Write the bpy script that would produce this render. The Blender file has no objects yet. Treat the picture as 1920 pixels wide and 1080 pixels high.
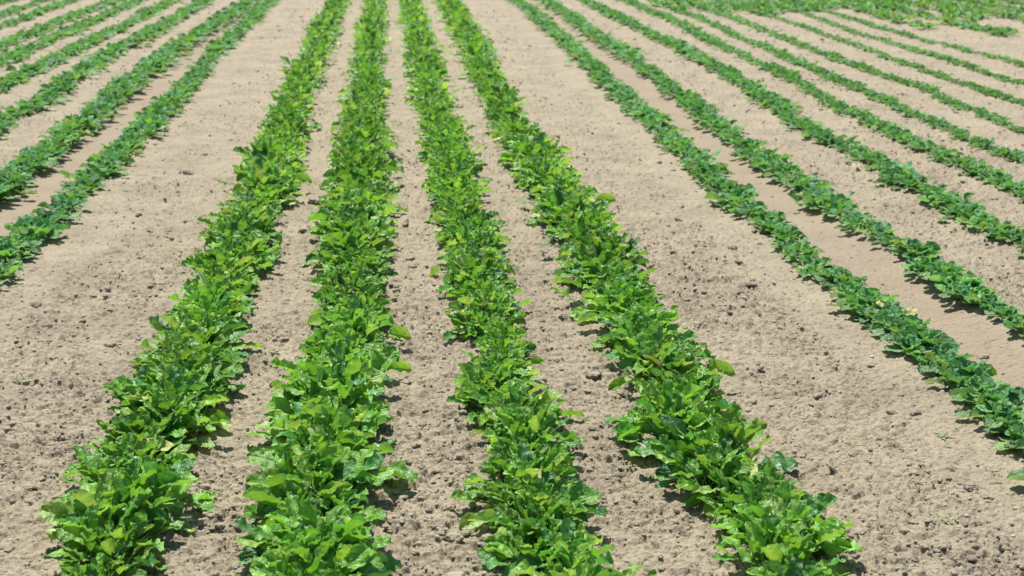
import bpy, math, random
import numpy as np
from mathutils import Vector, Matrix

C = bpy.context.scene
random.seed(7)
RNG = np.random.default_rng(11)

# ------------------------------------------------------------------ camera, sky, sun, exposure
CAM_H = 1.473
FPX = 2600.0                      # focal length in pixels of a 1920 wide frame
PITCH = math.atan(742 / FPX)
YAW = math.asin(251 / math.sqrt(251**2 + 742**2 + FPX**2))
cam_data = bpy.data.cameras.new('camera')
cam = bpy.data.objects.new('camera', cam_data)
C.collection.objects.link(cam)
cam.location = (0, 0, CAM_H)
cam.rotation_euler = (math.pi / 2 - PITCH, 0, -YAW)
cam_data.sensor_width = 36
cam_data.lens = 36 * FPX / 1920
cam_data.clip_start = 0.05
cam_data.clip_end = 6000
cam_data.dof.use_dof = True
cam_data.dof.focus_distance = 3.9
cam_data.dof.aperture_fstop = 6.0
C.camera = cam

SUN_EL, SUN_AZ = math.radians(63), math.radians(-16)      # azimuth from +Y towards +X
SUN_DIR = Vector((math.sin(SUN_AZ) * math.cos(SUN_EL), math.cos(SUN_AZ) * math.cos(SUN_EL), math.sin(SUN_EL)))
world = bpy.data.worlds.new('World')
C.world = world
world.use_nodes = True
wt = world.node_tree
bgn = wt.nodes['Background']
sky = wt.nodes.new('ShaderNodeTexSky')
sky.sky_type = 'NISHITA'
sky.sun_disc = False
sky.sun_elevation = SUN_EL
sky.sun_rotation = SUN_AZ
wt.links.new(sky.outputs[0], bgn.inputs[0])
bgn.inputs[1].default_value = 0.085
sun_data = bpy.data.lights.new('sun', 'SUN')
sun_data.energy = 5.0
sun_data.angle = math.radians(0.5)
sun_data.color = (1.0, 0.96, 0.90)
sun = bpy.data.objects.new('sun', sun_data)
C.collection.objects.link(sun)
sun.rotation_euler = (-SUN_DIR).to_track_quat('-Z', 'Y').to_euler()
C.view_settings.view_transform = 'Standard'
C.view_settings.look = 'None'
C.view_settings.gamma = 1
C.view_settings.exposure = 0.42

# ------------------------------------------------------------------ photo ray to field plane
R_CAM = np.array(cam.rotation_euler.to_matrix())
def field(px, py, z=0.0):
    d = R_CAM @ np.array(((px - 960) / FPX, -(py - 540) / FPX, -1.0))
    t = (z - CAM_H) / d[2]
    return d[0] * t, d[1] * t
def project(x, y, z):
    v = R_CAM.T @ np.array((x, y, z - CAM_H))
    return 960 + FPX * v[0] / -v[2], 540 - FPX * v[1] / -v[2], -v[2]

# ------------------------------------------------------------------ numpy noise
def hash2(i, j, s):
    i = i.astype(np.int64); j = j.astype(np.int64)
    n = (i * 374761393 + j * 668265263 + s * 974634777) & 0xffffffff
    n = ((n ^ (n >> 13)) * 1274126177) & 0xffffffff
    n = ((n ^ (n >> 16)) * 2246822519) & 0xffffffff
    return ((n ^ (n >> 15)) & 0xffffff) / float(0xffffff)
def vnoise(x, y, s=0):
    i = np.floor(x); j = np.floor(y)
    u = x - i; v = y - j
    u = u * u * (3 - 2 * u); v = v * v * (3 - 2 * v)
    a = hash2(i, j, s); b = hash2(i + 1, j, s); c = hash2(i, j + 1, s); d = hash2(i + 1, j + 1, s)
    return (a * (1 - u) + b * u) * (1 - v) + (c * (1 - u) + d * u) * v
def fbm(x, y, s=0, n=4):
    t = 0; a = 0.5; r = 0
    for k in range(n):
        r = r + a * vnoise(x * 2**k, y * 2**k, s + k * 17); t += a; a *= 0.55
    return r / t
def lumps(x, y, s, fill):
    """rounded crumbs on a jittered lattice: height 0..1"""
    i0 = np.floor(x); j0 = np.floor(y)
    best = np.zeros_like(x)
    for di in (-1, 0, 1):
        for dj in (-1, 0, 1):
            i = i0 + di; j = j0 + dj
            keep = hash2(i, j, s + 5) < fill
            r = 0.25 + 0.42 * hash2(i, j, s + 3) ** 1.5
            fx = i + 0.5 + 0.8 * (hash2(i, j, s) - 0.5); fy = j + 0.5 + 0.8 * (hash2(i, j, s + 1) - 0.5)
            asp = 0.7 + 0.6 * hash2(i, j, s + 9)
            d2 = ((x - fx) / r) ** 2 * asp + ((y - fy) / r) ** 2 / asp
            h = np.clip(1 - d2, 0, 1) ** .32 * r * 1.35
            best = np.maximum(best, np.where(keep, h, 0))
    return best

# ------------------------------------------------------------------ where the rows run (read off the photograph, on the field)
TALL = {
 'A': [(1080,80,285),(1060,85,285),(1000,78,330),(950,92,325),(900,100,335),(860,122,350),(820,180,385),(780,185,392),(740,200,420),(700,235,425),(660,258,460),(620,285,458),(580,320,462),(540,335,480),(500,365,500),(460,380,510),(420,390,525),(380,420,535),(340,445,560),(300,452,568),(260,480,570),(220,497,583),(180,520,588),(140,530,605),(100,560,625),(60,575,635),(20,602,648),(0,615,655)],
 'B': [(1080,470,750),(1060,470,748),(1000,455,740),(950,450,748),(900,450,738),(860,490,735),(820,485,742),(780,490,745),(740,530,762),(700,545,735),(660,578,725),(620,585,728),(580,585,730),(540,590,730),(500,595,735),(460,590,735),(420,590,738),(380,605,740),(340,610,742),(300,620,738),(260,638,730),(220,640,725),(180,645,725),(140,655,720),(100,660,722),(60,667,725),(20,680,725),(0,685,724)],
 'C': [(1080,945,1155),(1060,935,1148),(1000,905,1138),(960,897,1135),(920,892,1108),(880,897,1090),(850,872,1082),(800,865,1060),(760,865,1045),(720,848,1010),(680,862,1008),(640,880,990),(600,860,985),(560,842,970),(520,832,958),(480,825,948),(440,825,940),(400,815,915),(360,797,915),(320,795,902),(280,790,888),(240,785,868),(200,775,850),(160,770,840),(120,760,830),(80,757,818),(40,752,805),(0,750,790)],
 'D': [(1080,1385,1640),(1060,1365,1620),(1000,1322,1590),(960,1310,1560),(920,1272,1500),(880,1240,1478),(850,1195,1440),(800,1172,1425),(760,1155,1385),(720,1165,1365),(680,1142,1340),(640,1122,1310),(600,1110,1278),(560,1090,1240),(520,1062,1218),(480,1050,1198),(440,1035,1170),(400,1012,1145),(360,990,1118),(320,962,1073),(280,942,1055),(240,925,1000),(200,905,983),(160,890,955),(120,870,938),(80,850,920),(40,835,890),(0,815,863)],
}
TALL_WHERE = {'A': 'leftmost tall row', 'B': 'second tall row from left', 'C': 'third tall row from left', 'D': 'rightmost tall row'}
# low rows: photo points (x, y) on the row's middle, width in metres, coverage 0..1
LOW = [
 ('first low row on the left',   [(-160,645),(30,470),(205,300),(330,180),(400,100),(490,15)], .215, 1.0, 'L'),
 ('second low row on the left',  [(-120,440),(33,322),(160,223),(233,160),(333,87),(447,17)], .24, 1.0, 'L'),
 ('third low row on the left',   [(-80,275),(27,213),(83,183),(133,145),(207,100),(290,57),(350,20)], .22, 1.0, 'L'),
 ('fourth low row on the left',  [(-80,200),(20,147),(143,87),(247,37)], .21, .97, 'L'),
 ('fifth low row on the left',   [(-80,150),(17,107),(87,73),(187,30)], .2, .95, 'L'),
 ('sixth low row on the left',   [(-80,112),(13,77),(100,40),(187,8)], .2, .95, 'L'),
 ('seventh low row on the left', [(-80,72),(33,33),(110,5)], .19, .85, 'L'),
 ('eighth low row on the left',  [(-80,50),(0,24),(60,3)], .18, .7, 'L'),
 ('ninth low row on the left',   [(-90,28),(0,2)], .18, .7, 'L'),
 ('first low row on the right',  [(2120,970),(1915,798),(1690,614),(1490,458),(1300,293),(1100,112),(1010,30)], .205, 1.0, 'R'),
 ('second low row on the right', [(2060,690),(1800,527),(1613,413),(1380,258),(1280,177),(1173,100),(1057,20)], .2, 1.0, 'R'),
 ('third low row on the right',  [(2050,520),(1900,440),(1677,320),(1507,230),(1397,155),(1297,97),(1140,20)], .19, .97, 'R'),
 ('fourth low row on the right', [(2050,415),(1847,322),(1713,263),(1580,197),(1463,133),(1390,100),(1260,35)], .18, .85, 'R'),
 ('fifth low row on the right',  [(2050,345),(1897,282),(1763,227),(1613,160),(1480,102),(1380,60),(1300,25)], .18, .85, 'R'),
 ('sixth low row on the right',  [(2050,282),(1847,208),(1730,157),(1540,93),(1413,43)], .17, .8, 'R'),
 ('seventh low row on the right',[(2050,230),(1897,178),(1713,117),(1513,47)], .16, .7, 'R'),
 ('eighth low row on the right', [(2050,190),(1907,144),(1730,90),(1613,57),(1500,18)], .16, .75, 'R'),
 ('ninth low row on the right',  [(2050,150),(1880,104),(1713,62),(1560,20)], .16, .75, 'R'),
]
ZSIL = 0.07
tall_lines, low_lines = {}, []
for k, pts in TALL.items():
    L = []
    for (py, xl, xr) in pts:
        a = field(xl, py, ZSIL); b = field(xr, py, ZSIL)
        L.append((a[1], (a[0] + b[0]) / 2, b[0] - a[0]))
    tall_lines[k] = np.array(sorted(L))
for (nm, pts, w, cov, side) in LOW:
    P = np.array(sorted([(field(x, y, 0.045)[1], field(x, y, 0.045)[0]) for x, y in pts]))
    low_lines.append((nm, P, w, cov, side))

def line_x(P, y):
    """row's x at distance y, straight on beyond the ends"""
    y = np.asarray(y, float)
    x = np.interp(y, P[:, 0], P[:, 1])
    far = float(np.mean(P[-4:, 1])) if len(P) > 6 else P[-1, 1]
    return x
X_R1 = lambda y: line_x(low_lines[9][1], y)
X_R2 = lambda y: line_x(low_lines[10][1], y)
X_L1 = lambda y: line_x(low_lines[0][1], y)
X_L2 = lambda y: line_x(low_lines[1][1], y)
def sstep(a, b, x):
    t = np.clip((x - a) / (b - a), 0, 1); return t * t * (3 - 2 * t)
def smooth_soil(x, y):
    """1 on the wheel-rolled strips, 0 on the crumbly beds"""
    wob = 0.05 * (vnoise(x * 2.1, y * 1.3, 3) - .5)
    r1, r2, l1, l2 = X_R1(y), X_R2(y), X_L1(y), X_L2(y)
    t1 = sstep(r1 - .02, r1 + .06, x + wob) * (1 - sstep(r2 - .06, r2 + .02, x + wob))
    t2 = sstep(l2 - .02, l2 + .06, x + wob) * (1 - sstep(l1 - .06, l1 + .02, x + wob))
    t3 = sstep(r1 - .34, r1 - .22, x + wob) * (1 - sstep(r1 - .06, r1, x)) * .75
    t4 = sstep(l1, l1 + .06, x) * (1 - sstep(l1 + .2, l1 + .34, x + wob)) * .6
    return np.clip(t1 + t2 + t3 + t4, 0, 1)
def track_mask(x, y):
    r1, r2, l1, l2 = X_R1(y), X_R2(y), X_L1(y), X_L2(y)
    return (sstep(r1, r1 + .12, x) * (1 - sstep(r2 - .12, r2, x)) + sstep(l2, l2 + .12, x) * (1 - sstep(l1 - .12, l1, x)))
def ground_low(x, y):
    x = np.asarray(x, float); y = np.asarray(y, float)
    z = 0.03 * (fbm(x * .9, y * .9, 40, 3) - .5) - .02 * track_mask(x, y)
    for P in list(tall_lines.values()) + [q[1] for q in low_lines[:3]] + [q[1] for q in low_lines[9:13]]:      # the drilled rows stand a little proud
        z = z + .014 * np.exp(-((x - np.interp(y, P[:, 0], P[:, 1])) / .13) ** 2)
    return z
def ground_z(x, y, fade=1.0):
    rough = 1 - smooth_soil(x, y)
    patch = sstep(.3, .62, fbm(x * 2.2, y * 2.2, 61, 3))
    amp = rough * (.55 + .48 * patch) + .24
    wx = x + .02 * (vnoise(x * 21, y * 21, 70) - .5) + .012 * (vnoise(x * 75, y * 75, 72) - .5); wy = y + .02 * (vnoise(x * 21, y * 21, 71) - .5) + .012 * (vnoise(x * 75, y * 75, 73) - .5)
    z = ground_low(x, y)
    z = z + .008 * (fbm(x * 9, y * 9, 80, 4) - .5) * (.5 + amp)
    z = z + amp * (.011 * lumps(wx * 15, wy * 19, 21, .16) + .010 * fade * lumps(wx * 30, wy * 38, 22, .42) + .0095 * fade * lumps(wx * 62, wy * 74, 23, .60))
    # short crevices between the crumbs
    g1 = np.abs(vnoise(wx * 34, wy * 52, 90) - .5); g2 = np.abs(vnoise(wx * 62 + 9, wy * 95, 91) - .5)
    m1 = sstep(.42, .58, vnoise(x * 26, y * 26, 92)); m2 = sstep(.38, .55, vnoise(x * 48, y * 48, 93))
    z = z - (.25 + amp) * fade * (.0065 * (1 - sstep(.015, .10, g1)) * m1 + .0050 * (1 - sstep(.02, .12, g2)) * m2)
    return z

# ------------------------------------------------------------------ materials
def new_mat(name):
    m = bpy.data.materials.new(name); m.use_nodes = True
    nt = m.node_tree
    for n in list(nt.nodes): nt.nodes.remove(n)
    return m, nt, nt.nodes, nt.links
def ramp(nodes, stops):
    r = nodes.new('ShaderNodeValToRGB')
    while len(r.color_ramp.elements) < len(stops): r.color_ramp.elements.new(0.5)
    for e, (p, c) in zip(r.color_ramp.elements, stops):
        e.position = p; e.color = (*c, 1) if len(c) == 3 else c
    return r

def soil_material(clod=False):
    m, nt, N, L = new_mat('clod_soil' if clod else 'field_soil')
    out = N.new('ShaderNodeOutputMaterial'); p = N.new('ShaderNodeBsdfPrincipled')
    p.inputs['Roughness'].default_value = 0.95
    p.inputs['Specular IOR Level'].default_value = 0.15
    L.new(p.outputs[0], out.inputs[0])
    geo = N.new('ShaderNodeNewGeometry')
    n1 = N.new('ShaderNodeTexNoise'); n1.inputs['Scale'].default_value = 3.0; n1.inputs['Detail'].default_value = 6
    n2 = N.new('ShaderNodeTexNoise'); n2.inputs['Scale'].default_value = 60; n2.inputs['Detail'].default_value = 5; n2.inputs['Roughness'].default_value = .65
    n3 = N.new('ShaderNodeTexNoise'); n3.inputs['Scale'].default_value = 260; n3.inputs['Detail'].default_value = 4
    for n in (n1, n2, n3): L.new(geo.outputs['Position'], n.inputs['Vector'])
    r1 = ramp(N, [(.30, (.300, .256, .184)), (.5, (.346, .298, .213)), (.70, (.380, .327, .233))])
    L.new(n1.outputs[0], r1.inputs[0])
    r2 = ramp(N, [(.25, (.80, .79, .77)), (.5, (1, 1, 1)), (.75, (1.12, 1.12, 1.12))])
    L.new(n2.outputs[0], r2.inputs[0])
    mul = N.new('ShaderNodeMix'); mul.data_type = 'RGBA'; mul.blend_type = 'MULTIPLY'; mul.inputs[0].default_value = .8
    n6 = N.new('ShaderNodeTexNoise'); n6.inputs['Scale'].default_value = 105; n6.inputs['Detail'].default_value = 3; n6.inputs['Roughness'].default_value = .6
    n7 = N.new('ShaderNodeTexNoise'); n7.inputs['Scale'].default_value = 7; n7.inputs['Detail'].default_value = 3
    mp = N.new('ShaderNodeMapping'); mp.inputs['Scale'].default_value = (.75, 1.0, 1.0); L.new(geo.outputs['Position'], mp.inputs[0]); L.new(mp.outputs[0], n6.inputs['Vector']); L.new(geo.outputs['Position'], n7.inputs['Vector'])
    sm = N.new('ShaderNodeMath'); sm.operation = 'MULTIPLY_ADD'; sm.inputs[1].default_value = .35; L.new(n7.outputs[0], sm.inputs[0]); L.new(n6.outputs[0], sm.inputs[2])
    r6 = ramp(N, [(.52, (.62, .59, .55)), (.588, (.93, .925, .92)), (.70, (1, 1, 1)), (.86, (1.10, 1.10, 1.09))]); L.new(sm.outputs[0], r6.inputs[0])
    mul0 = N.new('ShaderNodeMix'); mul0.data_type = 'RGBA'; mul0.blend_type = 'MULTIPLY'; mul0.inputs[0].default_value = 1.0
    L.new(r1.outputs[0], mul0.inputs[6]); L.new(r6.outputs[0], mul0.inputs[7])
    L.new(mul0.outputs[2], mul.inputs[6]); L.new(r2.outputs[0], mul.inputs[7])
    col = mul.outputs[2]
    if not clod:
        at = N.new('ShaderNodeAttribute'); at.attribute_name = 'rolled'
        mix = N.new('ShaderNodeMix'); mix.data_type = 'RGBA'
        L.new(at.outputs['Fac'], mix.inputs[0]); L.new(col, mix.inputs[6])
        r4 = ramp(N, [(.3, (.290, .234, .166)), (.7, (.328, .268, .193))]); L.new(n1.outputs[0], r4.inputs[0])
        L.new(r4.outputs[0], mix.inputs[7]); col = mix.outputs[2]
        # faint weed haze: small green growth staining the bed
        n5 = N.new('ShaderNodeTexNoise'); n5.inputs['Scale'].default_value = 1.7; n5.inputs['Detail'].default_value = 8; n5.inputs['Roughness'].default_value = .7
        L.new(geo.outputs['Position'], n5.inputs['Vector'])
        r5 = ramp(N, [(.62, (0, 0, 0)), (.78, (.4, .4, .4))]); L.new(n5.outputs[0], r5.inputs[0])
        mix2 = N.new('ShaderNodeMix'); mix2.data_type = 'RGBA'
        L.new(r5.outputs[0], mix2.inputs[0]); L.new(col, mix2.inputs[6]); mix2.inputs[7].default_value = (.30, .28, .13, 1)
        col = mix2.outputs[2]
    else:
        oi = N.new('ShaderNodeAttribute'); oi.attribute_name = 'tone'
        hs = N.new('ShaderNodeHueSaturation'); L.new(col, hs.inputs['Color'])
        mr = N.new('ShaderNodeMapRange'); mr.inputs['To Min'].default_value = .94; mr.inputs['To Max'].default_value = 1.10
        L.new(oi.outputs['Fac'], mr.inputs['Value']); L.new(mr.outputs[0], hs.inputs['Value'])
        hs.inputs['Saturation'].default_value = .93
        col = hs.outputs[0]
    L.new(col, p.inputs['Base Color'])
    b1 = N.new('ShaderNodeBump'); b1.inputs['Strength'].default_value = 1.0; b1.inputs['Distance'].default_value = .008
    b2 = N.new('ShaderNodeBump'); b2.inputs['Strength'].default_value = .8; b2.inputs['Distance'].default_value = .003
    L.new(n2.outputs[0], b1.inputs['Height']); L.new(n3.outputs[0], b2.inputs['Height'])
    L.new(b1.outputs[0], b2.inputs['Normal']); L.new(b2.outputs[0], p.inputs['Normal'])
    return m

def leaf_material(name, rough=.42, translucent=.27, yellow=False):
    m, nt, N, L = new_mat(name)
    out = N.new('ShaderNodeOutputMaterial'); p = N.new('ShaderNodeBsdfPrincipled'); tr = N.new('ShaderNodeBsdfTranslucent')
    mixs = N.new('ShaderNodeMixShader'); mixs.inputs[0].default_value = translucent
    L.new(p.outputs[0], mixs.inputs[1]); L.new(tr.outputs[0], mixs.inputs[2]); L.new(mixs.outputs[0], out.inputs[0])
    at = N.new('ShaderNodeAttribute'); at.attribute_name = 'tint'
    info = N.new('ShaderNodeObjectInfo')
    uv = N.new('ShaderNodeUVMap'); uv.uv_map = 'leaf'
    sep = N.new('ShaderNodeSeparateXYZ'); L.new(uv.outputs[0], sep.inputs[0])
    def math_(op, a, b=None):
        n = N.new('ShaderNodeMath'); n.operation = op
        for k, v in enumerate((a, b)):
            if v is None: continue
            if isinstance(v, (int, float)): n.inputs[k].default_value = v
            else: L.new(v, n.inputs[k])
        return n.outputs[0]
    au = math_('ABSOLUTE', math_('SUBTRACT', math_('FRACT', sep.outputs[0]), .5))        # 0 midrib .. .5 edge
    vv = sep.outputs[1]
    # side veins swept towards the tip
    ph = math_('MULTIPLY', math_('SUBTRACT', vv, math_('MULTIPLY', au, .55)), 44.0)
    vein = math_('POWER', math_('ABSOLUTE', math_('COSINE', ph)), 10.0)
    vein = math_('MULTIPLY', vein, math_('SUBTRACT', 1.0, math_('MULTIPLY', au, 1.7)))
    mid = N.new('ShaderNodeMapRange'); mid.inputs['From Min'].default_value = .012; mid.inputs['From Max'].default_value = .04
    mid.inputs['To Min'].default_value = 1; mid.inputs['To Max'].default_value = 0; L.new(au, mid.inputs['Value'])
    vmix = math_('MINIMUM', math_('ADD', math_('MULTIPLY', vein, .10), math_('MULTIPLY', mid.outputs[0], .55)), .7)
    geo = N.new('ShaderNodeNewGeometry')
    tc = N.new('ShaderNodeTexCoord')
    ns = N.new('ShaderNodeTexNoise'); ns.inputs['Scale'].default_value = 45; ns.inputs['Detail'].default_value = 4
    L.new(tc.outputs['Object'], ns.inputs['Vector'])
    hs = N.new('ShaderNodeHueSaturation'); L.new(at.outputs['Color'], hs.inputs['Color'])
    mr = N.new('ShaderNodeMapRange'); mr.inputs['To Min'].default_value = .82; mr.inputs['To Max'].default_value = 1.18; L.new(info.outputs['Random'], mr.inputs['Value'])
    mr2 = N.new('ShaderNodeMapRange'); mr2.inputs['From Min'].default_value = .3; mr2.inputs['From Max'].default_value = .7; mr2.inputs['To Min'].default_value = .8; mr2.inputs['To Max'].default_value = 1.2; L.new(ns.outputs[0], mr2.inputs['Value'])
    L.new(math_('MULTIPLY', mr.outputs[0], mr2.outputs[0]), hs.inputs['Value'])
    pale = N.new('ShaderNodeMix'); pale.data_type = 'RGBA'; L.new(vmix, pale.inputs[0]); L.new(hs.outputs[0], pale.inputs[6])
    pale.inputs[7].default_value = (.50, .42, .14, 1) if yellow else (.24, .36, .10, 1)
    under = N.new('ShaderNodeMix'); under.data_type = 'RGBA'; L.new(geo.outputs['Backfacing'], under.inputs[0]); L.new(pale.outputs[2], under.inputs[6])
    hs2 = N.new('ShaderNodeHueSaturation'); hs2.inputs['Saturation'].default_value = .82; hs2.inputs['Value'].default_value = 1.12; L.new(pale.outputs[2], hs2.inputs['Color'])
    L.new(hs2.outputs[0], under.inputs[7])
    L.new(under.outputs[2], p.inputs['Base Color'])
    warm = N.new('ShaderNodeMix'); warm.data_type = 'RGBA'; warm.blend_type = 'MULTIPLY'; warm.inputs[0].default_value = 1
    L.new(pale.outputs[2], warm.inputs[6]); warm.inputs[7].default_value = (2.0, 1.8, .72, 1)
    L.new(warm.outputs[2], tr.inputs['Color'])
    p.inputs['Roughness'].default_value = rough
    p.inputs['Specular IOR Level'].default_value = .45
    # savoy blisters between the veins
    nb = N.new('ShaderNodeTexNoise'); nb.inputs['Scale'].default_value = 70; nb.inputs['Detail'].default_value = 2; L.new(tc.outputs['Object'], nb.inputs['Vector'])
    hh = math_('SUBTRACT', math_('MULTIPLY', nb.outputs[0], 1.0), math_('MULTIPLY', math_('ADD', math_('MULTIPLY', vein, .45), mid.outputs[0]), .4))
    bp = N.new('ShaderNodeBump'); bp.inputs['Strength'].default_value = .9; bp.inputs['Distance'].default_value = .0065
    L.new(hh, bp.inputs['Height']); L.new(bp.outputs[0], p.inputs['Normal'])
    return m

def plain_leafy(name, col, rough=.5):
    m, nt, N, L = new_mat(name)
    out = N.new('ShaderNodeOutputMaterial'); p = N.new('ShaderNodeBsdfPrincipled')
    n = N.new('ShaderNodeTexNoise'); n.inputs['Scale'].default_value = 80
    r = ramp(N, [(.3, tuple(c * .7 for c in col)), (.7, tuple(min(1, c * 1.25) for c in col))])
    tc = N.new('ShaderNodeTexCoord'); L.new(tc.outputs['Object'], n.inputs['Vector'])
    L.new(n.outputs[0], r.inputs[0]); L.new(r.outputs[0], p.inputs['Base Color'])
    p.inputs['Roughness'].default_value = rough
    L.new(p.outputs[0], out.inputs[0])
    return m

M_SOIL = soil_material()
M_CLOD = soil_material(True)
M_LEAF = leaf_material('spinach_leaf')
M_LOWLEAF = leaf_material('dull_spinach_leaf', rough=.58, translucent=.24)
M_YELLOW = leaf_material('yellowed_leaf', rough=.6, translucent=.12, yellow=True)
M_STALK = plain_leafy('leaf_stalk', (.16, .27, .07), .4)
M_STRAW = plain_leafy('dry_straw', (.46, .38, .22), .8)
M_WEED = plain_leafy('weed_green', (.25, .27, .12), .8)
M_STONE = plain_leafy('pale_stone', (.58, .55, .50), .8)

# ------------------------------------------------------------------ mesh building from arrays
def mesh_from(name, V, F, mats, uvs=None, tint=None, tone=None, rolled=None, matidx=None, smooth=True):
    V = np.asarray(V, np.float32); F = np.asarray(F, np.int32)
    me = bpy.data.meshes.new(name)
    nf, k = F.shape
    me.vertices.add(len(V)); me.vertices.foreach_set('co', V.ravel())
    me.loops.add(nf * k); me.loops.foreach_set('vertex_index', F.ravel())
    me.polygons.add(nf)
    me.polygons.foreach_set('loop_start', np.arange(0, nf * k, k, dtype=np.int32))
    me.polygons.foreach_set('loop_total', np.full(nf, k, np.int32))
    for m in mats: me.materials.append(m)
    if matidx is not None: me.polygons.foreach_set('material_index', np.asarray(matidx, np.int32))
    me.polygons.foreach_set('use_smooth', np.full(nf, smooth, bool))
    me.update(calc_edges=True)
    if uvs is not None:
        ul = me.uv_layers.new(name='leaf')
        ul.data.foreach_set('uv', np.asarray(uvs, np.float32)[F.ravel()].ravel())
    if tint is not None:
        a = me.attributes.new('tint', 'FLOAT_COLOR', 'POINT')
        t = np.ones((len(V), 4), np.float32); t[:, :3] = tint
        a.data.foreach_set('color', t.ravel())
    for nm, arr in (('tone', tone), ('rolled', rolled)):
        if arr is not None:
            a = me.attributes.new(nm, 'FLOAT', 'POINT'); a.data.foreach_set('value', np.asarray(arr, np.float32))
    return me
def link(name, me, parent=None):
    o = bpy.data.objects.new(name, me); C.collection.objects.link(o)
    if parent is not None: o.parent = parent
    return o
def tag(o, label, cat, group=None, kind=None):
    if label: o['label'] = label
    if cat: o['category'] = cat
    if group: o['group'] = group
    if kind: o['kind'] = kind
    return o

# ------------------------------------------------------------------ the soil sheet
FINE_Y = [2.3]
while FINE_Y[-1] < 33:
    y = FINE_Y[-1]; FINE_Y.append(y + max(.0045, .66 * y * y / (CAM_H * 1387)))
near = list(np.linspace(-40, 0, 10)) + list(np.linspace(.3, 2.25, 30))
far = list(33 + np.geomspace(1, 4000, 45))
YS = np.array(near + FINE_Y + far)
core = np.linspace(-1, 1, 1000)
side = np.geomspace(.02, 60, 34)
US = np.concatenate([-1 - side[::-1], core, 1 + side])
SC = np.where(YS < 2.3, 1.35, 1.35 + (YS - 2.3) * .46)
XC = np.where(YS < 0, 0, YS * math.tan(YAW))
GX = XC[:, None] + US[None, :] * SC[:, None]
GY = np.repeat(YS[:, None], len(US), 1)
fade = np.clip(1.3 - GY / 20, .5, 1)
inner = (np.abs(US)[None, :] < 3) & (GY > -3) & (GY < 60)
GZ = ground_z(GX, GY, fade)
GZ = np.where(inner, GZ, 0.0)
nV, nU = GX.shape
idx = np.arange(nV * nU).reshape(nV, nU)
F = np.stack([idx[:-1, :-1], idx[:-1, 1:], idx[1:, 1:], idx[1:, :-1]], -1).reshape(-1, 4)
rolled = track_mask(GX, GY) * .8
soil = link('ground', mesh_from('ground', np.stack([GX, GY, GZ], -1).reshape(-1, 3), F, [M_SOIL], rolled=rolled.ravel()))
soil['kind'] = 'structure'

# ------------------------------------------------------------------ loose crumbs lying on the beds
def ico(sub):
    t = (1 + 5 ** .5) / 2
    v = np.array([(-1,t,0),(1,t,0),(-1,-t,0),(1,-t,0),(0,-1,t),(0,1,t),(0,-1,-t),(0,1,-t),(t,0,-1),(t,0,1),(-t,0,-1),(-t,0,1)], float)
    f = [(0,11,5),(0,5,1),(0,1,7),(0,7,10),(0,10,11),(1,5,9),(5,11,4),(11,10,2),(10,7,6),(7,1,8),(3,9,4),(3,4,2),(3,2,6),(3,6,8),(3,8,9),(4,9,5),(2,4,11),(6,2,10),(8,6,7),(9,8,1)]
    v = [tuple(a / np.linalg.norm(a)) for a in v]
    for _ in range(sub):
        cache = {}; nf = []
        def midp(a, b):
            k = (min(a, b), max(a, b))
            if k not in cache:
                p = (np.array(v[a]) + np.array(v[b])); v.append(tuple(p / np.linalg.norm(p))); cache[k] = len(v) - 1
            return cache[k]
        for a, b, c in f:
            ab, bc, ca = midp(a, b), midp(b, c), midp(c, a)
            nf += [(a, ab, ca), (b, bc, ab), (c, ca, bc), (ab, bc, ca)]
        f = nf
    return np.array(v), np.array(f)
ICO0, ICO1, ICO2, ICO3 = ico(0), ico(1), ico(2), ico(3)
def lumpy(base, rough, seed):
    v, f = base
    r = np.random.default_rng(seed)
    d = np.ones(len(v))
    for _ in range(6):
        a = r.normal(size=3); a /= np.linalg.norm(a)
        d += rough * np.clip(v @ a - .25, -.2, .5) * r.uniform(-1, 1)
    d += r.normal(size=len(v)) * rough * .10
    return v * d[:, None] * np.array([1, r.uniform(.7, 1.05), r.uniform(.5, .8)])
PROTO0 = [lumpy(ICO0, .8, 100 + i) for i in range(10)]
PROTO1 = [lumpy(ICO1, 1.1, 200 + i) for i in range(12)]

row_polys = list(tall_lines.values())
def in_row(x, y, pad=0.0):
    m = np.zeros_like(x, bool)
    for P in row_polys:
        cx = np.interp(y, P[:, 0], P[:, 1]); w = np.interp(y, P[:, 0], P[:, 2])
        m |= np.abs(x - cx) < w * .4 + pad
    return m
n_try = 80000
yy = 2.45 * (24 / 2.45) ** RNG.random(n_try) ** 1.25
sc_ = 1.3 + (yy - 2.3) * .46
xx = yy * math.tan(YAW) + RNG.uniform(-1, 1, n_try) * sc_
rough = 1 - smooth_soil(xx, yy)
cl = fbm(xx * 2.2, yy * 2.2, 61, 3)
keep = RNG.random(n_try) < (rough * (.3 + .9 * sstep(.32, .66, cl)) + .12)
keep &= ~in_row(xx, yy)
xx, yy = xx[keep], yy[keep]
rad = .0046 * np.exp(RNG.normal(0, .46, len(xx))) * (1 + np.clip(yy - 4, 0, 14) * .045)
rad = np.clip(rad, .0025, .030)
zz = ground_z(xx, yy, np.ones_like(xx))
rot = RNG.uniform(0, 2 * math.pi, len(xx))
Vs, Fs, Ts, off = [], [], [], 0
for i in range(len(xx)):
    big = rad[i] / yy[i] > .0019
    v = (PROTO1 if big else PROTO0)[i % 10]; f = (ICO1 if big else ICO0)[1]
    c, s = math.cos(rot[i]), math.sin(rot[i])
    p = v * rad[i]
    q = np.stack([p[:, 0] * c - p[:, 1] * s + xx[i], p[:, 0] * s + p[:, 1] * c + yy[i], p[:, 2] * .75 + zz[i] - rad[i] * .12], -1)
    Vs.append(q); Fs.append(f + off); off += len(v)
    Ts.append(np.full(len(v), RNG.random()))
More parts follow.
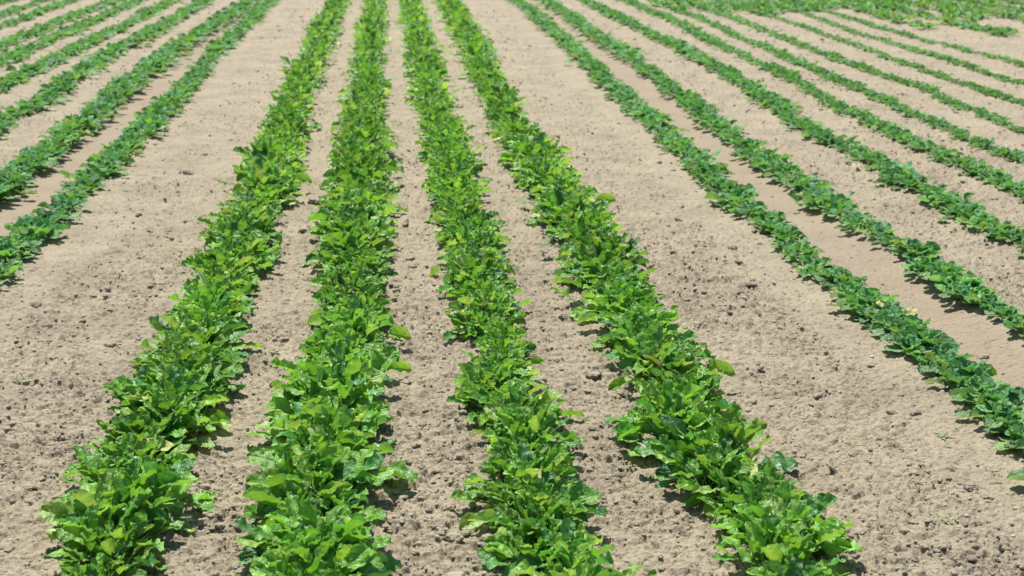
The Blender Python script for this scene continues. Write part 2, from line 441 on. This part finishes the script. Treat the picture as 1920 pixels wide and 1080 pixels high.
o = link('soil_crumbs', mesh_from('soil_crumbs', np.concatenate(Vs), np.concatenate(Fs), [M_CLOD], tone=np.concatenate(Ts), smooth=False))
tag(o, 'small grey-brown crumbs of dry soil scattered between the crop rows', 'soil crumbs', kind='stuff')

# ------------------------------------------------------------------ leaves and plants
PROF_V = np.array([0, .06, .14, .25, .38, .52, .66, .80, .91, .97, 1.0])
PROF_W = np.array([.07, .34, .68, .91, 1.0, 1.0, .94, .79, .56, .34, .08])
def leaf(rng, az, e0, petiole, L, W, droop, cup, wave, nu=9, nv=12, base=(0, 0, 0), roll=0.0, crinkle=1.0):
    """blade grid and stalk points in plant space"""
    nst = 6
    s = np.concatenate([np.linspace(0, petiole, nst, endpoint=False), petiole + np.linspace(0, L, nv)])
    tot = petiole + L
    el = e0 - droop * (np.clip(s / tot, 0, 1) ** 1.5)
    ds = np.diff(s, prepend=0)
    r = np.cumsum(np.cos(el) * ds); z = np.cumsum(np.sin(el) * ds)
    sway = .12 * tot * rng.uniform(-1, 1) * (s / tot) ** 2
    ca, sa = math.cos(az), math.sin(az)
    cen = np.stack([base[0] + ca * r - sa * sway, base[1] + sa * r + ca * sway, base[2] + z], -1)
    stalk = cen[:nst + 1]
    cb = cen[nst:]; eb = el[nst:]
    u = np.linspace(-1, 1, nu)
    v = np.linspace(0, 1, nv)
    w = np.interp(v, PROF_V, PROF_W) * W / 2
    rl = roll * (0.4 + .6 * v)
    side0 = np.array([-sa, ca, 0.0])
    nor0 = np.stack([-np.sin(eb) * ca, -np.sin(eb) * sa, np.cos(eb)], -1)
    side_ = side0[None] * np.cos(rl)[:, None] + nor0 * np.sin(rl)[:, None]
    nor = -side0[None] * np.sin(rl)[:, None] + nor0 * np.cos(rl)[:, None]
    U, Vv = np.meshgrid(u, v)
    lift = cup * np.abs(U) ** 1.4 * w[:, None]
    p1, p2, p3, p4 = rng.uniform(0, 6.28, 4); k1 = rng.uniform(6, 11); k2 = rng.uniform(6, 11)
    edge = np.where(U > 0, np.sin(k1 * Vv + p1) + .45 * np.sin(1.9 * k1 * Vv + p3), np.sin(k2 * Vv + p2) + .45 * np.sin(1.9 * k2 * Vv + p4)) * np.abs(U) ** 2 * wave * L * .078
    blis = crinkle * L * .020 * (np.sin(19 * Vv + 5 * U + p1) * np.sin(5.5 * U + p2) + .8 * np.sin(31 * Vv - 4 * np.abs(U) + p3) * np.cos(8 * U + p4))
    blis *= np.clip(np.abs(U) * 3, .15, 1)
    hgt = (lift + edge + blis) * np.clip(Vv * 5, .1, 1)
    out = U * (w * (1 - .18 * cup * np.abs(cup)))[:, None]
    jag = 1 + .02 * np.sin(23 * Vv + p2) * np.abs(U) ** 4
    P = cb[:, None, :] + (out * jag)[..., None] * side_[:, None, :] + hgt[..., None] * nor[:, None, :]
    zlo = .004 + .006 * np.abs(np.sin(9 * U + 13 * Vv + p1))
    P[..., 2] = np.where(P[..., 2] < zlo, zlo + .15 * np.clip(zlo - P[..., 2], 0, .04) * np.abs(U), P[..., 2])
    uv = np.stack([(U + 1) * .5 * .98 + .01, Vv], -1)
    i = np.arange(nv * nu).reshape(nv, nu)
    F = np.stack([i[:-1, :-1], i[:-1, 1:], i[1:, 1:], i[1:, :-1]], -1).reshape(-1, 4)
    # faces must look up (towards the normal side)
    a = P[1, nu // 2] - P[0, nu // 2]; b = P[1, nu - 1] - P[1, 0]
    if np.dot(np.cross(b, a), nor[1]) < 0: F = F[:, ::-1]
    return P.reshape(-1, 3), F, uv.reshape(-1, 2), stalk
def tube(pts, r0, r1, n=5):
    k = len(pts); V = []
    for i, p in enumerate(pts):
        d = pts[min(i + 1, k - 1)] - pts[max(i - 1, 0)]; d = d / (np.linalg.norm(d) + 1e-9)
        a = np.cross(d, (.3, .2, 1.0)); a /= np.linalg.norm(a) + 1e-9; b = np.cross(d, a)
        r = r0 + (r1 - r0) * i / (k - 1)
        for j in range(n):
            t = 2 * math.pi * j / n; V.append(p + r * (math.cos(t) * a + math.sin(t) * b))
    F = [(i * n + j, i * n + (j + 1) % n, (i + 1) * n + (j + 1) % n, (i + 1) * n + j) for i in range(k - 1) for j in range(n)]
    return np.array(V), np.array(F)

TALL_TINTS = [(.132, .340, .042), (.178, .395, .054), (.235, .435, .078), (.098, .300, .064), (.310, .485, .130), (.060, .215, .054)]
TALL_P = [.30, .25, .14, .16, .06, .09]
LOW_TINTS = [(.100, .315, .105), (.122, .350, .110), (.145, .370, .092), (.085, .265, .098), (.195, .395, .095)]
LOW_P = [.28, .28, .2, .16, .08]
def plant_arrays(seed, low=False, lod=0):
    """foliage and stalks of one plant, about 0.3 m wide at scale 1"""
    rng = np.random.default_rng(seed)
    n = (46, 32, 17)[lod] if not low else (28, 21, 12)[lod]
    nu, nv = ((11, 15), (5, 7), (3, 5))[lod]
    tints, tp = (LOW_TINTS, LOW_P) if low else (TALL_TINTS, TALL_P)
    FV, FF, FU, FT, SV, SF = [], [], [], [], [], []
    fo = so = 0
    a0 = rng.uniform(0, 6.28)
    for i in range(n):
        t = (i + .5) / n                                    # 0 outer .. 1 inner
        az = a0 + i * 2.39996 + rng.normal(0, .25)
        if low:
            e0 = math.radians(4 + 58 * t + rng.normal(0, 8)); droop = math.radians(rng.uniform(12, 50))
            L = (.098 - .028 * t) * rng.uniform(.8, 1.2); pet = (.050 - .022 * t) * rng.uniform(.8, 1.2); W = L * rng.uniform(.58, .8)
        else:
            e0 = math.radians(17 + 63 * t + rng.normal(0, 11)); droop = math.radians(rng.uniform(5, 62))
            L = (.088 - .026 * t) * rng.uniform(.7, 1.28); pet = (.080 - .016 * t) * rng.uniform(.7, 1.25); W = L * rng.uniform(.44, .68)
        if lod == 2: L *= 1.18; W *= 1.25
        off = rng.normal(0, .030, 2)
        P, F, uv, st = leaf(rng, az, e0, pet, L, W, droop, rng.uniform(-.25, 1.0), rng.uniform(.4, 1.4), nu, nv,
                            base=(off[0], off[1], .0), roll=rng.normal(0, .42), crinkle=rng.uniform(1.2, 2.9))
        c = np.array(tints[rng.choice(len(tints), p=tp)]) * rng.uniform(.86, 1.14)
        if low and t < .45: c = c + (np.array((.23, .31, .17)) - c) * rng.uniform(.1, .75)      # soil dust on the lowest leaves
        FV.append(P); FF.append(F + fo); FU.append(uv); FT.append(np.repeat(c[None], len(P), 0)); fo += len(P)
        if lod < 2:
            tv, tf = tube(st, .0042, .0022, 5 if lod == 0 else 3)
            SV.append(tv); SF.append(tf + so); so += len(tv)
    fol = (np.concatenate(FV), np.concatenate(FF), np.concatenate(FU), np.concatenate(FT))
    stk = (np.concatenate(SV), np.concatenate(SF)) if SV else None
    return fol, stk

NVAR = 14
def variants(low):
    R = []
    for i in range(NVAR):
        fol, stk = plant_arrays((900 if low else 300) + i, low, 0)
        mf = mesh_from('foliage', fol[0], fol[1], [M_LOWLEAF if low else M_LEAF], uvs=fol[2], tint=fol[3])
        ms = mesh_from('leaf_stalks', stk[0], stk[1], [M_STALK])
        R.append((mf, ms))
    return R
VT, VL = variants(False), variants(True)
YEL = []
for i in range(6):
    rng = np.random.default_rng(70 + i)
    P, F, uv, st = leaf(rng, rng.uniform(0, 6.28), math.radians(48 + 6 * i % 30), .075, .085, .05, math.radians(50), .3, .9, 9, 12, roll=.2)
    c = np.array([(.40, .43, .13), (.44, .44, .18), (.34, .41, .10)][i % 3])
    YEL.append(mesh_from('yellowed_leaf', P, F, [M_YELLOW], uvs=uv, tint=np.repeat(c[None], len(P), 0)))
BIG = []
for i in range(6):                                          # long outer leaves that lie out over the soil
    rng = np.random.default_rng(170 + i)
    P, F, uv, st = leaf(rng, 0.0, math.radians(20), .065, .105, .056, math.radians(58), .35, 1.4, 9, 12, roll=.25, crinkle=1.8)
    c = np.array(TALL_TINTS[i % 4])
    tv, tf = tube(st, .0045, .0024)
    BIG.append((mesh_from('outer_leaf', P, F, [M_LEAF], uvs=uv, tint=np.repeat(c[None], len(P), 0)), mesh_from('leaf_stalk', tv, tf, [M_STALK])))

# every plant of the field: x, y, scale, height factor, turn, low?, row index, order in its row
plants = []
Y_END = 31.0
rr = random.Random(5)
for ri, (k, P) in enumerate(tall_lines.items()):
    y = 2.5 + rr.uniform(0, .08)
    while y < Y_END:
        w = float(np.interp(y, P[:, 0], P[:, 2])); cx = float(np.interp(y, P[:, 0], P[:, 1]))
        sc = min(1.25, max(.62, w / .338)) * rr.uniform(.84, 1.13)
        plants.append((cx + rr.gauss(0, .022), y, sc, rr.uniform(.78, 1.2), rr.uniform(0, 6.28), False, k))
        y += rr.uniform(.075, .118) * (.75 + .25 * sc)
for li, (nm, P, w, cov, side_) in enumerate(low_lines):
    y = 2.6
    ph = rr.uniform(0, 100)
    xfar = P[-1, 1]
    while y < Y_END:
        cx = float(np.interp(y, P[:, 0], P[:, 1]))
        gap = float(vnoise(np.array([y * 1.3 + ph]), np.array([li * 7.7]), 5)[0])
        step = rr.uniform(.068, .105)
        if gap < cov + .25 or rr.random() < (.5 if side_ == 'L' else .3):
            thin = 1.0 if gap < cov - .25 else .80
            sc = w / (.29 if li < 9 else (.285 if li == 9 else .275)) * rr.uniform(.78, 1.15) * thin * (1 if li not in (12, 13, 14, 15, 16, 17) else (.9 if li == 12 else (.55 + .5 * gap)))
            plants.append((cx + rr.gauss(0, .022), y, sc, rr.uniform(.75, 1.1), rr.uniform(0, 6.28), True, li))
        y += step
# dense unthinned corner far right, beyond the ninth low row
x9 = low_lines[17][1]
for q in range(9):
    y = 10.0
    while y < 29:
        x = float(np.interp(y, x9[:, 0], x9[:, 1])) + .5 * (q + 1) + rr.gauss(0, .05)
        px, py, d = project(x, y, .05)
        lim = 50 + 14 * math.sin(q * 2.3) + 26 * (float(vnoise(np.array([y * .8 + q * 3.1]), np.array([q * 5.5]), 8)[0]) - .5)
        if px < 1700: lim -= 14
        if py < lim and px < 2100 and rr.random() < (.7 if q == 0 else .88):
            plants.append((x, y, rr.uniform(.6, .95), rr.uniform(.8, 1.15), rr.uniform(0, 6.28), rr.random() < .7, 'corner'))
        y += rr.uniform(.08, .14)
for q in range(420):                                        # self-sown growth closing the rows at the far end
    px, py = rr.uniform(1230, 1680), rr.uniform(-28, 26)
    if py > 26 * float(vnoise(np.array([px / 45.0]), np.array([4.5]), 12)[0]) + (px - 1230) / 40: continue
    x, y = field(px, py, .05)
    if y < 30: plants.append((x, y, rr.uniform(.5, .85), rr.uniform(.8, 1.1), rr.uniform(0, 6.28), rr.random() < .8, 'corner'))
scored = []
for i, (x, y, sc, hf, tr_, low, row) in enumerate(plants):
    px, py, d = project(x, y, .07)
    half = .15 * sc * FPX / d
    infr = -half * .6 < px < 1920 + half * .6 and py < 1080 + half * .9 and py > -half
    scored.append((sc * (.8 if low else 1.0) / d if infr and row != 'corner' else 0, i))
scored.sort(reverse=True)
chosen = set(i for s, i in scored[:300] if s > 0)

ONES = ['', 'first', 'second', 'third', 'fourth', 'fifth', 'sixth', 'seventh', 'eighth', 'ninth', 'tenth', 'eleventh', 'twelfth', 'thirteenth', 'fourteenth', 'fifteenth', 'sixteenth', 'seventeenth', 'eighteenth', 'nineteenth']
TENS = {2: ('twentieth', 'twenty'), 3: ('thirtieth', 'thirty'), 4: ('fortieth', 'forty'), 5: ('fiftieth', 'fifty'), 6: ('sixtieth', 'sixty'), 7: ('seventieth', 'seventy'), 8: ('eightieth', 'eighty'), 9: ('ninetieth', 'ninety')}
def ordinal(n):
    if n < 20: return ONES[n]
    if n >= 100: return 'hundredth' if n == 100 else 'hundred-and-' + ordinal(n - 100)
    a, b = divmod(n, 10)
    return TENS[a][0] if b == 0 else TENS[a][1] + '-' + ONES[b]

count = {}
pr = random.Random(21)
for i in sorted(chosen, key=lambda q: plants[q][1]):
    x, y, sc, hf, trn, low, row = plants[i]
    n = count[row] = count.get(row, 0) + 1
    vi = pr.randrange(NVAR)
    mf, ms = (VL if low else VT)[vi]
    e = bpy.data.objects.new('spinach_plant', None); C.collection.objects.link(e)
    e.empty_display_size = .05
    z = float(ground_low(np.array([x]), np.array([y]))[0]) + .004
    e.location = (x, y, z); e.rotation_euler = (pr.gauss(0, .07), pr.gauss(0, .07), trn); e.scale = (sc, sc, sc * hf)
    link('foliage', mf, e); link('leaf_stalks', ms, e)
    look = 'low' if low else 'bushy'
    if not low and hf > 1.05: look = 'tall bushy'
    if not low and sc < .72: look = 'narrow'
    extra = ''
    if pr.random() < (.06 if low else .10):
        ly = link('yellowed_leaf', YEL[pr.randrange(6)], e); ly['label'] = 'yellowing pale leaf'
        extra = ' with yellowed leaf'
    elif not low and y < 8 and pr.random() < .34:
        bm, bs = BIG[pr.randrange(6)]
        sd = 0 if pr.random() < .5 else math.pi
        b = link('outer_leaf', bm, e); b.rotation_euler.z = sd - trn + pr.gauss(0, .5); b.location = Matrix.Rotation(b.rotation_euler.z, 3, 'Z') @ Vector((-.060, 0, .004))
        st = link('leaf_stalk', bs, b)
        extra = ' with leaf over soil'
    where = TALL_WHERE[row] if not low else low_lines[row][0]
    pos = 'nearest plant' if n == 1 else ordinal(n) + ' from camera'
    lab = f'{look} spinach{extra}, {pos} in {where}'
    tag(e, lab, 'plant', 'spinach plants in the tall rows' if not low else 'spinach plants in the low rows')

# the other plants of the rows, one crowd running to the far edge of the field
LOD = {(low, l): [plant_arrays((1500 if low else 1100) + 40 * l + i, low, l) for i in range(12)] for low in (False, True) for l in (1, 2)}
Vs, Fs, Us, Ts, Ms, off = [], [], [], [], [], 0
SVs, SFs, soff = [], [], 0
for i, (x, y, sc, hf, trn, low, row) in enumerate(plants):
    if i in chosen: continue
    px, py, d = project(x, y, .07)
    if abs(x - y * math.tan(YAW)) > 1.6 + y * .46: continue
    fol, stk = LOD[(low, 1 if y < 12 else 2)][rr.randrange(12)]
    c, s = math.cos(trn), math.sin(trn)
    z = float(ground_low(np.array([x]), np.array([y]))[0]) + .004
    def put(p):
        return np.stack([(p[:, 0] * c - p[:, 1] * s) * sc + x, (p[:, 0] * s + p[:, 1] * c) * sc + y, p[:, 2] * sc * hf + z], -1)
    k = rr.uniform(.85, 1.15)
    Vs.append(put(fol[0])); Fs.append(fol[1] + off); Us.append(fol[2]); Ts.append(fol[3] * k); Ms.append(np.full(len(fol[1]), 1 if low else 0)); off += len(fol[0])
o = link('spinach_crop', mesh_from('spinach_crop', np.concatenate(Vs), np.concatenate(Fs), [M_LEAF, M_LOWLEAF], uvs=np.concatenate(Us), tint=np.concatenate(Ts), matidx=np.concatenate(Ms)))
tag(o, 'dense green spinach rows running away to the far end of the field', 'crop rows', kind='stuff')

# ------------------------------------------------------------------ single clods, pebbles, weeds and withered leaves on the beds
def lane(x, y):
    names = [(float(np.interp(y, P[:, 0], P[:, 1])), k) for k, P in tall_lines.items()]
    names.sort()
    r1 = float(X_R1(y)); l1 = float(X_L1(y))
    if x < l1: return 'beyond the first low row on the left'
    if x < names[0][0]: return 'left of leftmost tall row'
    for (a, b, t) in ((0, 1, 'between first and second tall rows'), (1, 2, 'between second and third tall rows'), (2, 3, 'between third and rightmost tall rows')):
        if x < names[b][0]: return t
    if x < r1: return 'right of rightmost tall row'
    return 'beyond the first low row on the right'
def gz(x, y): return float(ground_z(np.array([x]), np.array([y]))[0])
CLODS = [(1133,828,24),(1152,846,24),(1726,892,30),(1822,906,22),(1862,972,20),(1410,533,18),(1690,828,18),(1561,873,16),(1772,1016,26),(1404,750,20),(1666,764,22),(1712,769,20),
 (47,914,26),(113,818,30),(330,948,20),(837,948,22),(858,1003,30),(918,1014,24),(890,1014,16),(43,624,22),(70,571,16),(200,544,18),(150,531,16),(82,609,22),(568,430,24),(500,617,24),
 (530,628,22),(473,654,22),(210,641,18),(354,320,18),(590,376,22),(1020,178,12),(1375,462,16),(1634,684,14),(1424,692,14),(1305,608,22),(1107,702,30),(842,631,16),(1050,674,24),(1858,925,22)]
cc = {}
for q, (px, py, wpx) in enumerate(sorted(CLODS, key=lambda c: -c[1])):
    x, y = field(px, py + 2, .01)
    _, _, d = project(x, y, .01)
    r = wpx / FPX * d / 2
    v, f = lumpy(ICO3, 1.0, 400 + q), ICO3[1]
    v = v * (1 + .16 * (vnoise(v[:, 0] * 3.3 + v[:, 2] * 2.7 + q, v[:, 1] * 3.3 - v[:, 2] * 1.9, 33) - .5) * 2 + .12 * (vnoise(v[:, 0] * 8 + v[:, 2] * 5, v[:, 1] * 8 + v[:, 2] * 6, 34 + q) - .5) * 2)[:, None] * np.array([1.05, 1, .72])
    me = mesh_from('soil_clod', v * r, f, [M_CLOD], tone=np.full(len(v), pr.uniform(.5, 1)), smooth=True)
    o = link('soil_clod', me); o.location = (x, y, gz(x, y) - r * .05); o.rotation_euler = (pr.gauss(0, .2), pr.gauss(0, .2), pr.uniform(0, 6.28))
    ln = lane(x, y); n = cc[ln] = cc.get(ln, 0) + 1
    tag(o, ('nearest' if n == 1 else ordinal(n) + ' nearest') + ' large soil clod lying ' + ln, 'soil clod', 'large clods on the bare soil')

def tuft(seed, n, spread, h, w, flat):
    spread = spread * .8
    rng = np.random.default_rng(seed); V, Fc, off = [], [], 0
    for i in range(n):
        bx, by = np.clip(rng.normal(0, spread, 2), -1.5 * spread, 1.5 * spread); az = rng.uniform(0, 6.28); el = math.radians(rng.uniform(15, 75) * (1 - flat) + 5)
        L = h * rng.uniform(.5, 1.3); k = 5; bend = rng.uniform(.2, 1.1)
        p = np.array([bx, by, 0.0]); sd = np.array([-math.sin(az), math.cos(az), 0]); pts = []
        for j in range(k):
            t = j / (k - 1); ww = w * math.sin(math.pi * min(.97, .15 + .85 * t)) * rng.uniform(.8, 1.2)
            pts += [p - sd * ww, p + sd * ww]
            e = el - bend * t
            p = p + L / (k - 1) * np.array([math.cos(az) * math.cos(e), math.sin(az) * math.cos(e), math.sin(e)])
            p[2] = max(p[2], .001)
        V.append(np.array(pts)); Fc.append(np.array([(2*j, 2*j+1, 2*j+3, 2*j+2) for j in range(k - 1)]) + off); off += 2 * k
    return np.concatenate(V), np.concatenate(Fc)
WEEDS = [
 (1512,776,60,'dry','straw-coloured dry weed right of the rightmost tall row, nearer its leaves'),
 (1555,772,50,'dry','small bleached dry weed beside another on the bare bed right of the tall rows'),
 (1612,826,60,'dry','pale dry weed scraps in the middle of the wide bed on the right'),
 (1622,884,50,'dry','curled dry weed scraps nearest to camera among the dry weeds'),
 (1360,608,55,'dry','brownish dry weed farthest from camera among the dry weeds'),
 (1770,972,80,'weed','low olive weed patch nearest the lower right corner of the field'),
 (1770,815,36,'weed','sparse olive weed patch just left of the first low row on the right'),
 (300,456,75,'weed','flat dark green weed patch on the wide bed left of the tall rows'),
 (40,712,60,'weed','faint green weed at the left edge, left of leftmost tall row'),
 (1240,366,70,'weed','faint olive weed patch right of the rightmost tall row, halfway up the field'),
 (1098,168,30,'weed','small faded weed right of the rightmost tall row, far up the field'),
 (350,236,40,'weed','small olive weed on the wide left bed, far up the field'),
 (955,72,110,'weed','broadest pale weed patch beside the far end of rightmost tall row'),
]
for q, (px, py, wpx, kind, lab) in enumerate(WEEDS):
    x, y = field(px, py, .005); _, _, d = project(x, y, .005); sp = wpx / FPX * d / 4
    dry = kind == 'dry'
    v, f = tuft(50 + q, 24 if dry else 46, sp * (.7 if dry else 1.0), .014 * (1 + d * .06), .0016 if dry else .0021 * (1 + d * .05), .75)
    o = link('dry_weed' if dry else 'weed_patch', mesh_from('weed', v, f, [M_STRAW if dry else M_WEED]))
    o.location = (x, y, gz(x, y) + .002)
    tag(o, lab, 'weed', 'weeds on the bare beds')
PEBBLES = [(1636,671,8,'tiny white pebble on the smooth soil left of the first right low row'), (757,894,16,'cream pebble right of the second tall row, nearest the camera'), (1046,523,8,'white pebble touching the left edge of the rightmost tall row'), (942,303,7,'small white pebble between third and rightmost tall rows, far up'), (1812,968,9,'pale pebble on the right bed near the low olive weeds'), (1900,1003,9,'orange-white pebble near the right edge of the picture'), (182,152,8,'white pebble between the second and third low rows on the left')]
for q, (px, py, wpx, lab) in enumerate(PEBBLES):
    x, y = field(px, py, .005); _, _, d = project(x, y, .005); r = wpx / FPX * d / 2
    v, f = lumpy(ICO2, .4, 800 + q), ICO2[1]
    o = link('pebble', mesh_from('pebble', v * r, f, [M_STONE])); o.location = (x, y, gz(x, y) + r * .3)
    tag(o, lab, 'pebble', 'pale pebbles on the soil')
WITHER = [(1423,289,40,'withered pale leaf left of the second right low row, farther of the pair'), (1452,306,46,'withered pale leaf left of the second right low row, nearer of the pair'), (1547,521,34,'bleached leaf on the soil where the second right low row bends'), (1732,517,34,'cream withered leaf under the second right low row'), (1826,693,30,'withered leaf on the right edge of the first right low row'), (12,455,44,'cream withered leaf at the left edge beside the first left low row'), (128,272,40,'pale yellow withered leaf on the near side of the second left low row'), (1610,316,34,'bright cream withered leaf under the third right low row')]
for q, (px, py, wpx, lab) in enumerate(WITHER):
    x, y = field(px, py, .01); _, _, d = project(x, y, .01); Lf = wpx / FPX * d * .75
    rng = np.random.default_rng(600 + q)
    P, F, uv, st = leaf(rng, rng.uniform(0, 6.28), .25, Lf * .25, Lf, Lf * .5, .3, .6, 1.6, 9, 12, crinkle=2.2)
    c = np.array([(.60, .56, .34), (.64, .58, .38), (.50, .52, .28)][q % 3])
    o = link('withered_leaf', mesh_from('withered_leaf', P, F, [M_YELLOW], uvs=uv, tint=np.repeat(c[None], len(P), 0)))
    o.location = (x, y, gz(x, y) + .006)
    tag(o, lab, 'leaf', 'withered leaves beside the rows')
